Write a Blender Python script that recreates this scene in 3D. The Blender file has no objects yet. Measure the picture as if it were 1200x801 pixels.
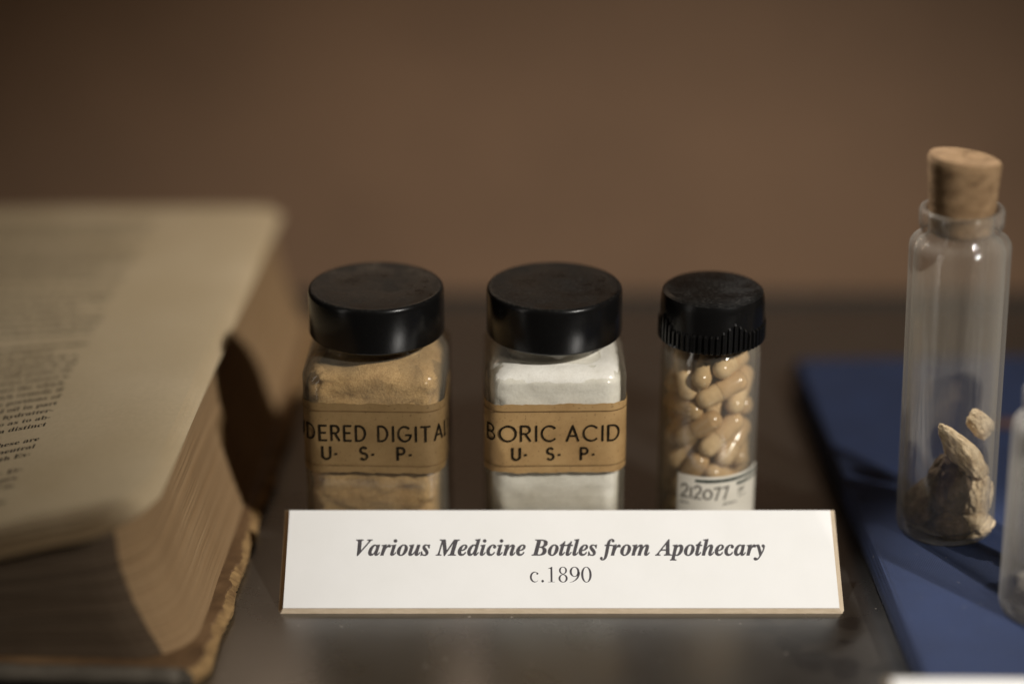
import bpy, bmesh, math, random
import numpy as np
from mathutils import Vector, Matrix, Euler, noise
R = math.radians
MM = 0.001
random.seed(7)
S = bpy.context.scene
COL = S.collection

# ------------------------------------------------------------------ camera
F_PX, PITCH = 2500.0, R(23.0)
CAM = Vector((0, -565, 308))            # millimetres; converted when the camera is set
cam_d = bpy.data.cameras.new('camera')
cam = bpy.data.objects.new('camera', cam_d)
COL.objects.link(cam)
cam.location = CAM * MM
cam.rotation_euler = (R(90) - PITCH, 0, 0)
cam_d.sensor_width = 36.0
cam_d.lens = 36.0 * F_PX / 1200.0
cam_d.clip_start, cam_d.clip_end = 0.01, 50
cam_d.dof.use_dof = True
cam_d.dof.focus_distance = 0.612
cam_d.dof.aperture_fstop = 2.0
cam_d.dof.aperture_blades = 0
S.camera = cam

# ------------------------------------------------------------------ world, exposure, lamps
W = bpy.data.worlds.new('World'); S.world = W; W.use_nodes = True
W.node_tree.nodes['Background'].inputs[0].default_value = (1.0, 0.80, 0.62, 1)
W.node_tree.nodes['Background'].inputs[1].default_value = 0.02
S.view_settings.view_transform = 'Standard'
S.view_settings.look = 'None'
S.view_settings.exposure = 0
S.view_settings.gamma = 1
S.view_settings.use_curve_mapping = False
S.cycles.use_denoising = True
S.cycles.max_bounces = 14
S.cycles.transparent_max_bounces = 24
S.cycles.caustics_reflective = False
S.cycles.caustics_refractive = False
S.cycles.sample_clamp_indirect = 6

def lamp(name, kind, loc, target, power, color, **kw):
    d = bpy.data.lights.new(name, kind); d.energy = power; d.color = color
    for k, v in kw.items(): setattr(d, k, v)
    o = bpy.data.objects.new(name, d); COL.objects.link(o)
    o.location = Vector(loc) * MM
    o.rotation_euler = (Vector(target) - Vector(loc)).to_track_quat('-Z', 'Y').to_euler()
    return o
# the museum spot: in front, to the right, fairly low
lamp('key_spot', 'SPOT', (820, -905, 955), (90, 20, -15), 110, (1.0, 0.955, 0.89), spot_size=R(23), spot_blend=0.95, shadow_soft_size=0.02)
# small case lamp at the back, aimed at the blue book
lamp('back_spot', 'SPOT', (-8, 185, 330), (176, -82, 10), 7.5, (1.0, 0.95, 0.90), spot_size=R(25), spot_blend=0.7, shadow_soft_size=0.006)
# lamp strip along the back of the case, above the picture: sheen on the shelf, shadows towards the front
lamp('case_strip', 'AREA', (-60, 196, 200), (-50, -60, 0), 0.034, (1.0, 0.74, 0.52), shape='RECTANGLE', size=0.15, size_y=0.02)
# added tall dim lamp far left: streaks in the glass, some side fill
lamp('streak_fill', 'AREA', (-900, -620, 420), (60, 0, 60), 1.1, (1.0, 0.93, 0.84), shape='RECTANGLE', size=0.12, size_y=1.1)

# ------------------------------------------------------------------ materials
def mat(name):
    m = bpy.data.materials.new(name); m.use_nodes = True
    nt = m.node_tree
    return m, nt, nt.nodes['Principled BSDF']
def nd(nt, t, **kw):
    n = nt.nodes.new(t)
    for k, v in kw.items():
        if k in n.inputs: n.inputs[k].default_value = v
        else: setattr(n, k, v)
    return n
def coords(nt, sc=(1, 1, 1)):
    tc = nd(nt, 'ShaderNodeTexCoord'); mp = nd(nt, 'ShaderNodeMapping')
    mp.inputs['Scale'].default_value = sc
    nt.links.new(tc.outputs['Object'], mp.inputs['Vector'])
    return mp.outputs['Vector']
def noise_t(nt, vec, scale, detail=4, rough=0.55):
    n = nd(nt, 'ShaderNodeTexNoise'); n.inputs['Scale'].default_value = scale
    n.inputs['Detail'].default_value = detail; n.inputs['Roughness'].default_value = rough
    nt.links.new(vec, n.inputs['Vector']); return n.outputs['Fac']
def ramp(nt, fac, stops):
    r = nd(nt, 'ShaderNodeValToRGB'); e = r.color_ramp.elements
    while len(e) < len(stops): e.new(0.5)
    for i, (p, c) in enumerate(stops):
        e[i].position = p
        e[i].color = (c, c, c, 1) if not isinstance(c, tuple) else (*c, 1)
    nt.links.new(fac, r.inputs['Fac']); return r.outputs['Color']
def bump(nt, bsdf, h, strength, dist):
    b = nd(nt, 'ShaderNodeBump'); b.inputs['Strength'].default_value = strength
    b.inputs['Distance'].default_value = dist
    nt.links.new(h, b.inputs['Height']); nt.links.new(b.outputs['Normal'], bsdf.inputs['Normal'])
def mixc(nt, fac, a, b, mode='MIX'):
    m = nd(nt, 'ShaderNodeMix', data_type='RGBA', blend_type=mode)
    for s, v in ((0, fac), (6, a), (7, b)):
        if isinstance(v, (int, float)): m.inputs[s].default_value = v
        elif isinstance(v, tuple): m.inputs[s].default_value = (*v, 1)
        else: nt.links.new(v, m.inputs[s])
    return m.outputs[2]
def simple(name, stops, scale, rough=0.8, bs=0.0, bd=0.0002, sc=(1, 1, 1), spec=0.4, detail=5, bscale=None):
    m, nt, b = mat(name); v = coords(nt, sc)
    f = noise_t(nt, v, scale, detail)
    nt.links.new(ramp(nt, f, stops), b.inputs['Base Color'])
    b.inputs['Roughness'].default_value = rough
    b.inputs['Specular IOR Level'].default_value = spec
    if bs: bump(nt, b, noise_t(nt, v, bscale or scale * 3, 5), bs, bd)
    return m
M = {}
M['wall'] = simple('wall_paint', [(0.3, (0.160, 0.094, 0.053)), (0.7, (0.208, 0.122, 0.069))], 9, 0.75, 0.15, 0.0006, bscale=240)
# dark satin shelf with dust and wiped blotches
m, nt, b = mat('shelf_surface'); v = coords(nt)
n1 = noise_t(nt, v, 35, 6); n2 = noise_t(nt, v, 900, 3, 0.7)
tc = nd(nt, 'ShaderNodeTexCoord')
blob = None
warp = nd(nt, 'ShaderNodeTexNoise'); warp.inputs['Scale'].default_value = 90; warp.inputs['Detail'].default_value = 3
nt.links.new(tc.outputs['Object'], warp.inputs['Vector'])
sub = nd(nt, 'ShaderNodeVectorMath', operation='SUBTRACT'); nt.links.new(warp.outputs['Color'], sub.inputs[0]); sub.inputs[1].default_value = (.5, .5, .5)
scl = nd(nt, 'ShaderNodeVectorMath', operation='SCALE'); nt.links.new(sub.outputs[0], scl.inputs[0]); scl.inputs['Scale'].default_value = 0.016
wp = nd(nt, 'ShaderNodeVectorMath', operation='ADD'); nt.links.new(tc.outputs['Object'], wp.inputs[0]); nt.links.new(scl.outputs[0], wp.inputs[1])
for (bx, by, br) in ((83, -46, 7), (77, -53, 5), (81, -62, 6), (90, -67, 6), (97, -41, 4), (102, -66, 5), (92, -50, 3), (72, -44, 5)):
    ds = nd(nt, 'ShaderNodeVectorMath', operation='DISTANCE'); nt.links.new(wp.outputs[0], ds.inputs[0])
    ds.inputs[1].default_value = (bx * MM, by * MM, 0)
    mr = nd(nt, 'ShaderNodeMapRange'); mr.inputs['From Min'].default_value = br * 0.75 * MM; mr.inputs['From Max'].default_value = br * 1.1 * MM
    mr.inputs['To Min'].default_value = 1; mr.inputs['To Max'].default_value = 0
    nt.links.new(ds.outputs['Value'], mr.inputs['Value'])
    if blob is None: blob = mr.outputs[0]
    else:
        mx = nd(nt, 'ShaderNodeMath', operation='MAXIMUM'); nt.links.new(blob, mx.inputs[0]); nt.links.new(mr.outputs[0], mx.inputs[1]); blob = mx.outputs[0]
dust = ramp(nt, n1, [(0.25, (0.014, 0.012, 0.0096)), (0.75, (0.021, 0.018, 0.0145))])
vo = nd(nt, 'ShaderNodeTexVoronoi'); vo.inputs['Scale'].default_value = 170; nt.links.new(v, vo.inputs['Vector'])
sv = nd(nt, 'ShaderNodeSeparateColor'); nt.links.new(vo.outputs['Color'], sv.inputs[0])
lim = nd(nt, 'ShaderNodeMath', operation='MULTIPLY'); nt.links.new(sv.outputs[0], lim.inputs[0]); lim.inputs[1].default_value = 0.075
sk = nd(nt, 'ShaderNodeMath', operation='LESS_THAN'); nt.links.new(vo.outputs['Distance'], sk.inputs[0]); nt.links.new(lim.outputs[0], sk.inputs[1])
speck = sk.outputs[0]
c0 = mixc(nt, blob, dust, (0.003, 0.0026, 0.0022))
c1 = mixc(nt, speck, c0, (0.22, 0.20, 0.17))
nt.links.new(c1, b.inputs['Base Color'])
rr = ramp(nt, n1, [(0.2, 0.24), (0.8, 0.33)])
nt.links.new(rr, b.inputs['Roughness'])
b.inputs['IOR'].default_value = 2.7
M['shelf'] = m
M['trim'] = simple('shelf_trim', [(0.3, (0.012, 0.013, 0.011)), (0.7, (0.022, 0.022, 0.018))], 60, 0.6)

# old paper page
m, nt, b = mat('page_paper'); v = coords(nt)
f = noise_t(nt, v, 22, 6); f2 = noise_t(nt, v, 700, 3)
pc = mixc(nt, 0.25, ramp(nt, f, [(0.25, (0.58, 0.455, 0.28)), (0.75, (0.69, 0.56, 0.37))]), ramp(nt, f2, [(0.3, 0.35), (0.7, 0.62)]), 'MULTIPLY')
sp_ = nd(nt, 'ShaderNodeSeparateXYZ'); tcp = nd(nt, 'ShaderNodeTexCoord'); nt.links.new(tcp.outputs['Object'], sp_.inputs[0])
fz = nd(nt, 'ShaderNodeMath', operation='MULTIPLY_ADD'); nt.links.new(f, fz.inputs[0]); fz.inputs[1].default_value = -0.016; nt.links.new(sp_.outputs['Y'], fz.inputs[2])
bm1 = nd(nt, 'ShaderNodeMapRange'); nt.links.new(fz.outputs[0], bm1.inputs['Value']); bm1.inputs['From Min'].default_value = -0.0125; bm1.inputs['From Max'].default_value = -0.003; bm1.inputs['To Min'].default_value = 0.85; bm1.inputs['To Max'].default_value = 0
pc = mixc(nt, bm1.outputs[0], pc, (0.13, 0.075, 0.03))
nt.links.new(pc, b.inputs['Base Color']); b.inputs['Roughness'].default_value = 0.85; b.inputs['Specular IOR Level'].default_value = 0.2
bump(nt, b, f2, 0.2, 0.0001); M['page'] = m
# stacked page edges: thin layered streaks, fore-edge browned with age, tail with its shade painted in
def edges(name, c_lo, c_mid, c_hi):
    m, nt, b = mat(name); v = coords(nt, (14, 9, 2600)); v2 = coords(nt, (1, 1, 1)); v3 = coords(nt, (5, 4, 520))
    f = noise_t(nt, v, 1.0, 3, 0.7); g = noise_t(nt, v2, 40, 5); k = noise_t(nt, v3, 1.0, 2)
    c = mixc(nt, 0.5, ramp(nt, f, [(0.3, c_lo), (0.5, c_mid), (0.72, c_hi)]), ramp(nt, g, [(0.3, c_lo), (0.7, c_hi)]))
    c = mixc(nt, 0.35, c, ramp(nt, k, [(0.35, c_lo), (0.65, c_hi)]))
    nt.links.new(c, b.inputs['Base Color']); b.inputs['Roughness'].default_value = 0.9; b.inputs['Specular IOR Level'].default_value = 0.15
    bump(nt, b, f, 0.3, 0.0004); return m
M['fore_edge'] = edges('fore_edge_paper', (0.205, 0.125, 0.060), (0.255, 0.162, 0.082), (0.30, 0.20, 0.108))
M['shaded_tail'] = edges('shaded_tail_paper', (0.042, 0.026, 0.014), (0.068, 0.045, 0.027), (0.098, 0.070, 0.046))  # tail face darkened to carry its shadow in the colour
M['leather'] = simple('worn_leather', [(0.25, (0.055, 0.028, 0.012)), (0.5, (0.14, 0.078, 0.034)), (0.75, (0.21, 0.125, 0.06))], 70, 0.7, 0.5, 0.0006, bscale=260)
M['frayed'] = simple('frayed_board', [(0.3, (0.13, 0.072, 0.028)), (0.6, (0.30, 0.185, 0.075))], 220, 0.9, 0.8, 0.0008, bscale=500)
M['scuffed'] = simple('scuffed_leather', [(0.3, (0.06, 0.048, 0.034)), (0.7, (0.12, 0.10, 0.075))], 120, 0.75, 0.5, 0.0006, bscale=300)
M['ink'] = simple('printing_ink', [(0.3, (0.014, 0.011, 0.008)), (0.7, (0.028, 0.022, 0.016))], 300, 0.8)
M['ink_grey'] = simple('laser_print', [(0.3, (0.055, 0.05, 0.055)), (0.7, (0.085, 0.078, 0.085))], 900, 0.7)
# white card, paper tooth
M['card'] = simple('white_card_paper', [(0.3, (0.80, 0.795, 0.775)), (0.7, (0.835, 0.83, 0.815))], 55, 0.85, 0.12, 0.00012, bscale=1500, spec=0.2)
M['core'] = simple('mat_board_core', [(0.3, (0.50, 0.40, 0.28)), (0.7, (0.60, 0.49, 0.36))], 300, 0.9, 0.4, 0.0002, sc=(1, 1, 6), spec=0.2)
# black moulded cap with settled dust
m, nt, b = mat('black_bakelite'); v = coords(nt)
geo = nd(nt, 'ShaderNodeNewGeometry'); sx = nd(nt, 'ShaderNodeSeparateXYZ'); nt.links.new(geo.outputs['Normal'], sx.inputs[0])
up = ramp(nt, sx.outputs['Z'], [(0.55, 0.0), (0.95, 1.0)])
f = noise_t(nt, v, 110, 6, 0.65); sp = noise_t(nt, v, 2600, 2, 0.6); hz = noise_t(nt, v, 60, 3)
dm = ramp(nt, f, [(0.36, 0.05), (0.62, 0.9)])
mul = nd(nt, 'ShaderNodeMath', operation='MULTIPLY'); nt.links.new(up, mul.inputs[0]); nt.links.new(dm, mul.inputs[1])
c = mixc(nt, mul.outputs[0], (0.0045, 0.0043, 0.0042), (0.0095, 0.0090, 0.0084))
fine = ramp(nt, noise_t(nt, v, 1300, 3, .8), [(0.50, 0.0), (0.68, 1.0)])
fm = nd(nt, 'ShaderNodeMath', operation='MULTIPLY'); nt.links.new(fine, fm.inputs[0]); nt.links.new(mul.outputs[0], fm.inputs[1])
c = mixc(nt, fm.outputs[0], c, (0.060, 0.056, 0.050))
side = ramp(nt, sp, [(0.70, 0.0), (0.78, 0.5)])
c = mixc(nt, side, c, (0.07, 0.064, 0.055))
nt.links.new(c, b.inputs['Base Color'])
ro = mixc(nt, mul.outputs[0], ramp(nt, hz, [(0.3, 0.17), (0.7, 0.30)]), (0.6, 0.6, 0.6))
b.inputs['Specular IOR Level'].default_value = 0.24
nt.links.new(ro, b.inputs['Roughness']); bump(nt, b, noise_t(nt, v, 1500, 3, .7), 0.18, 0.00012); M['cap'] = m
# thin old glass: clear, darker where the wall is seen edge-on, painted reflection streaks and edge haze in a film of dirt
def thin_glass(name, clear, edge, rough, dirt_glint, dirt_glint_col, blend=0.32, film_scale=80, streak=1.0, lo=0.35, ed=2.6):
    m, nt, b = mat(name); nt.nodes.remove(b); out = nt.nodes['Material Output']; v = coords(nt)
    lw = nd(nt, 'ShaderNodeLayerWeight'); lw.inputs['Blend'].default_value = blend
    tcol = ramp(nt, lw.outputs['Facing'], [(lo, clear), (1.0, edge)])
    tr = nd(nt, 'ShaderNodeBsdfTransparent'); nt.links.new(tcol, tr.inputs['Color'])
    gl = nd(nt, 'ShaderNodeBsdfGlossy'); gl.inputs['Roughness'].default_value = rough
    bp = nd(nt, 'ShaderNodeBump'); bp.inputs['Strength'].default_value = 0.25; bp.inputs['Distance'].default_value = 0.0005
    nt.links.new(noise_t(nt, v, 70, 2), bp.inputs['Height']); nt.links.new(bp.outputs[0], gl.inputs['Normal'])
    lf = nd(nt, 'ShaderNodeLayerWeight'); lf.inputs['Blend'].default_value = 0.5; nt.links.new(bp.outputs[0], lf.inputs['Normal'])
    pw = nd(nt, 'ShaderNodeMath', operation='POWER'); nt.links.new(lf.outputs['Facing'], pw.inputs[0]); pw.inputs[1].default_value = 5.0
    fr = nd(nt, 'ShaderNodeMath', operation='MULTIPLY_ADD'); nt.links.new(pw.outputs[0], fr.inputs[0]); fr.inputs[1].default_value = 0.55; fr.inputs[2].default_value = 0.042
    mx = nd(nt, 'ShaderNodeMixShader'); nt.links.new(fr.outputs[0], mx.inputs[0]); nt.links.new(tr.outputs[0], mx.inputs[1]); nt.links.new(gl.outputs[0], mx.inputs[2])
    df = nd(nt, 'ShaderNodeBsdfDiffuse'); df.inputs['Color'].default_value = (*dirt_glint_col, 1)
    dm = ramp(nt, noise_t(nt, coords(nt, (1, 1, streak)), film_scale, 6, 0.7), [(0.36, dirt_glint * 0.2), (0.68, dirt_glint)])
    ad = nd(nt, 'ShaderNodeMath', operation='MULTIPLY_ADD'); nt.links.new(lw.outputs['Facing'], ad.inputs[0]); ad.inputs[1].default_value = dirt_glint * ed; nt.links.new(dm, ad.inputs[2])
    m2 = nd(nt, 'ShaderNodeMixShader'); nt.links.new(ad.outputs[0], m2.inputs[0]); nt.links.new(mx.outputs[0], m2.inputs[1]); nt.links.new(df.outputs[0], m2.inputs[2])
    nt.links.new(m2.outputs[0], out.inputs['Surface']); return m
M['jar_glass'] = thin_glass('jar_glass', (0.985, 0.98, 0.955), (0.42, 0.39, 0.31), 0.04, 0.06, (0.45, 0.40, 0.31), blend=.45)
M['vial_glass'] = thin_glass('vial_glass', (0.988, 0.985, 0.965), (0.50, 0.47, 0.40), 0.03, 0.05, (0.50, 0.45, 0.37), blend=.45, streak=.12, ed=4.0)
M['tube_glass'] = thin_glass('tube_glass', (0.985, 0.98, 0.965), (0.34, 0.31, 0.26), 0.04, 0.055, (0.66, 0.61, 0.53), blend=.45, film_scale=110, streak=.05, lo=.45)  # upright pale streaks and haze paint the tube's reflections into its film
M['cloudy_glass'] = thin_glass('cloudy_glass', (0.94, 0.93, 0.91), (0.50, 0.48, 0.44), 0.08, 0.15, (0.66, 0.64, 0.60), blend=.45, film_scale=120, streak=.3)
def label_mat(name, lo, mid, hi):
    m, nt, b = mat(name); v = coords(nt)
    f = noise_t(nt, v, 130, 7, 0.65); g = noise_t(nt, v, 45, 3); s = noise_t(nt, v, 1300, 2)
    c = mixc(nt, 0.5, ramp(nt, f, [(0.28, lo), (0.5, mid), (0.74, hi)]), ramp(nt, g, [(0.3, lo), (0.7, hi)]))
    st_ = noise_t(nt, v, 75, 2, .4)
    c = mixc(nt, ramp(nt, st_, [(0.54, 0.0), (0.60, 0.45), (0.64, 0.22), (0.8, 0.30)]), c, (lo[0] * .75, lo[1] * .72, lo[2] * .7))
    c = mixc(nt, ramp(nt, s, [(0.62, 0.0), (0.72, 0.6)]), c, (lo[0] * .35, lo[1] * .33, lo[2] * .3))
    nt.links.new(c, b.inputs['Base Color']); b.inputs['Roughness'].default_value = 0.62; b.inputs['Specular IOR Level'].default_value = 0.35
    bump(nt, b, f, 0.25, 0.0003); return m
M['label_old'] = label_mat('aged_label_paper', (0.125, 0.074, 0.026), (0.175, 0.108, 0.042), (0.23, 0.148, 0.064))
M['label_amber'] = label_mat('amber_label_paper', (0.20, 0.115, 0.042), (0.33, 0.20, 0.080), (0.42, 0.275, 0.12))
M['label_line'] = simple('label_rule', [(0.3, (0.09, 0.048, 0.015)), (0.7, (0.15, 0.085, 0.028))], 400, 0.7)
M['label_ink'] = simple('label_ink', [(0.35, (0.006, 0.004, 0.002)), (0.62, (0.018, 0.012, 0.006)), (0.75, (0.06, 0.036, 0.014))], 420, 0.8, spec=0.08)
def powder_mat(name, lo, mid, hi, dark, bs=0.7):
    m, nt, b = mat(name); v = coords(nt)
    f = noise_t(nt, v, 95, 7, .6); g = noise_t(nt, v, 2200, 2, .8); k = noise_t(nt, v, 420, 4, .7)
    c = ramp(nt, f, [(0.28, lo), (0.48, mid), (0.72, hi)])
    c = mixc(nt, ramp(nt, g, [(0.35, 0.55), (0.6, 0.0)]), c, dark)
    c = mixc(nt, ramp(nt, k, [(0.30, 0.5), (0.45, 0.0)]), c, dark)
    nt.links.new(c, b.inputs['Base Color']); b.inputs['Roughness'].default_value = 1.0; b.inputs['Specular IOR Level'].default_value = 0.05
    bump(nt, b, k, bs, 0.0008); return m
M['powder_tan'] = powder_mat('tan_powder', (0.30, 0.185, 0.085), (0.48, 0.315, 0.15), (0.60, 0.41, 0.205), (0.26, 0.155, 0.070))
M['powder_white'] = powder_mat('white_powder', (0.66, 0.63, 0.575), (0.83, 0.81, 0.77), (0.91, 0.90, 0.875), (0.68, 0.66, 0.62), 0.22)
m, nt, b = mat('gelatin_capsule'); v = coords(nt)
oi = nd(nt, 'ShaderNodeObjectInfo')
c = mixc(nt, oi.outputs['Random'], (0.50, 0.34, 0.175), (0.72, 0.53, 0.31))
tcz = nd(nt, 'ShaderNodeTexCoord'); szz = nd(nt, 'ShaderNodeSeparateXYZ'); nt.links.new(tcz.outputs['Object'], szz.inputs[0])
half = nd(nt, 'ShaderNodeMath', operation='GREATER_THAN'); nt.links.new(szz.outputs['Z'], half.inputs[0]); half.inputs[1].default_value = -0.00082
c = mixc(nt, half.outputs[0], c, (0.86, 0.80, 0.74), 'MULTIPLY')
c = mixc(nt, ramp(nt, noise_t(nt, v, 350, 4), [(0.35, 0.0), (0.7, 0.35)]), c, (0.36, 0.22, 0.10))
nt.links.new(c, b.inputs['Base Color']); b.inputs['Roughness'].default_value = 0.15; b.inputs['Specular IOR Level'].default_value = 0.6
b.inputs['Subsurface Weight'].default_value = 0.0
M['capsule'] = m
M['vial_label'] = simple('vial_label_paper', [(0.3, (0.58, 0.54, 0.45)), (0.7, (0.68, 0.64, 0.55))], 90, 0.75, 0.1, 0.0001, bscale=900)
M['green_ink'] = simple('green_black_ink', [(0.3, (0.010, 0.022, 0.017)), (0.7, (0.02, 0.036, 0.028))], 300, 0.6)
M['pen_ink'] = simple('pen_ink', [(0.3, (0.04, 0.034, 0.026)), (0.7, (0.085, 0.075, 0.06))], 500, 0.7)
M['cork'] = simple('cork', [(0.25, (0.035, 0.02, 0.010)), (0.40, (0.17, 0.105, 0.054)), (0.75, (0.28, 0.182, 0.098))], 230, 0.9, 0.6, 0.0006, sc=(1, 1, 1.6), bscale=480, spec=0.15, detail=6)
M['root_pale'] = simple('pale_root', [(0.28, (0.36, 0.26, 0.155)), (0.5, (0.62, 0.49, 0.325)), (0.75, (0.74, 0.61, 0.43))], 330, 0.95, 0.8, 0.001, bscale=700, spec=0.1)
M['root_brown'] = simple('brown_root', [(0.28, (0.036, 0.024, 0.015)), (0.5, (0.075, 0.051, 0.033)), (0.75, (0.145, 0.103, 0.068))], 300, 0.9, 0.8, 0.001, bscale=600, spec=0.2)
M['salt'] = simple('grey_crystal', [(0.28, (0.34, 0.32, 0.28)), (0.5, (0.58, 0.55, 0.50)), (0.75, (0.78, 0.75, 0.70))], 260, 0.7, 0.9, 0.001, bscale=500)
# blue book cloth: fine weave
m, nt, b = mat('blue_book_cloth'); v = coords(nt)
wv = nd(nt, 'ShaderNodeTexWave', wave_type='BANDS', bands_direction='X'); wv.inputs['Scale'].default_value = 620; wv.inputs['Distortion'].default_value = 1.5
wv2 = nd(nt, 'ShaderNodeTexWave', wave_type='BANDS', bands_direction='Y'); wv2.inputs['Scale'].default_value = 560; wv2.inputs['Distortion'].default_value = 1.5
for w_ in (wv, wv2): nt.links.new(v, w_.inputs['Vector'])
wm = mixc(nt, 0.5, wv.outputs['Color'], wv2.outputs['Color'])
f = noise_t(nt, v, 60, 5)
c = ramp(nt, f, [(0.3, (0.0055, 0.0135, 0.045)), (0.7, (0.0095, 0.021, 0.066))])
c = mixc(nt, 0.35, c, wm, 'OVERLAY')
c = mixc(nt, ramp(nt, noise_t(nt, v, 1500, 3, .8), [(0.45, 0.0), (0.75, 0.55)]), c, (0.020, 0.040, 0.118))
c = mixc(nt, ramp(nt, noise_t(nt, v, 520, 2, .5), [(0.72, 0.0), (0.76, 0.8)]), c, (0.16, 0.16, 0.17))
nt.links.new(c, b.inputs['Base Color']); b.inputs['Roughness'].default_value = 0.75; b.inputs['Specular IOR Level'].default_value = 0.3
b.inputs['Sheen Weight'].default_value = 0.03
bump(nt, b, wm, 0.6, 0.0003); M['blue_cloth'] = m
M['red_band'] = simple('dull_red_cloth', [(0.3, (0.055, 0.027, 0.022)), (0.7, (0.085, 0.045, 0.036))], 200, 0.85, 0.3, 0.0003)
M['back_board'] = simple('grey_board', [(0.3, (0.12, 0.10, 0.08)), (0.7, (0.17, 0.145, 0.12))], 200, 0.9)

# ------------------------------------------------------------------ helpers (all lengths in millimetres)
def thing(name, label, cat, loc=(0, 0, 0), rot=(0, 0, 0), group=None):
    o = bpy.data.objects.new(name, None); COL.objects.link(o); o.empty_display_size = 0.01
    o.location = Vector(loc) * MM; o.rotation_euler = rot
    tag(o, label, cat, group); return o
def tag(o, label=None, cat=None, group=None, kind=None):
    if label: o['label'] = label
    if cat: o['category'] = cat
    if group: o['group'] = group
    if kind: o['kind'] = kind
    return o
def build(name, verts, faces, material, parent=None, smooth=False, mats=None, midx=None, sharp=None):
    me = bpy.data.meshes.new(name)
    me.from_pydata([tuple(c * MM for c in v) for v in verts], [], faces)
    me.validate()
    for mm in (mats or [material]): me.materials.append(M[mm])
    if midx:
        for p, i in zip(me.polygons, midx): p.material_index = i
    bm = bmesh.new(); bm.from_mesh(me)
    bmesh.ops.recalc_face_normals(bm, faces=bm.faces) if not name.startswith(('lettering', 'rule')) else None
    bm.to_mesh(me); bm.free()
    if smooth:
        me.polygons.foreach_set('use_smooth', [True] * len(me.polygons))
        if sharp: me.set_sharp_from_angle(angle=R(sharp))
    o = bpy.data.objects.new(name, me); COL.objects.link(o)
    if parent: o.parent = parent
    return o
def loft(rings, close_bottom=True, close_top=True):
    """rings: list of lists of points with equal counts."""
    n = len(rings[0]); V = [p for r in rings for p in r]; Fc = []
    for i in range(len(rings) - 1):
        for j in range(n):
            Fc.append((i * n + j, i * n + (j + 1) % n, (i + 1) * n + (j + 1) % n, (i + 1) * n + j))
    if close_bottom: Fc.append(tuple(range(n - 1, -1, -1)))
    if close_top: Fc.append(tuple((len(rings) - 1) * n + j for j in range(n)))
    return V, Fc
def lathe(profile, n=64, closed=True):
    return loft([[(r * math.cos(2 * math.pi * k / n), r * math.sin(2 * math.pi * k / n), z) for k in range(n)] for r, z in profile], closed, closed)
def box(x0, x1, y0, y1, z0, z1):
    V = [(x0, y0, z0), (x1, y0, z0), (x1, y1, z0), (x0, y1, z0), (x0, y0, z1), (x1, y0, z1), (x1, y1, z1), (x0, y1, z1)]
    return V, [(0, 3, 2, 1), (4, 5, 6, 7), (0, 1, 5, 4), (1, 2, 6, 5), (2, 3, 7, 6), (3, 0, 4, 7)]
def bevel(o, w, seg=3):
    md = o.modifiers.new('bevel', 'BEVEL'); md.width = w * MM; md.segments = seg; md.limit_method = 'ANGLE'
    return o
def nz(x, y, z, s=1.0): return noise.noise(Vector((x * s, y * s, z * s)))

# ------------------------------------------------------------------ setting
o = build('shelf', *box(-420, 420, -330, 200, -12, 0), 'shelf'); tag(o, kind='structure')
o2 = build('shelf_trim', *box(-420, 420, 200.3, 207, -12, 1.6), 'trim', o)
bevel(o2, 1.0)
o = build('wall', *box(-420, 420, 209, 220, -12, 300), 'wall'); tag(o, kind='structure')

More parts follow.
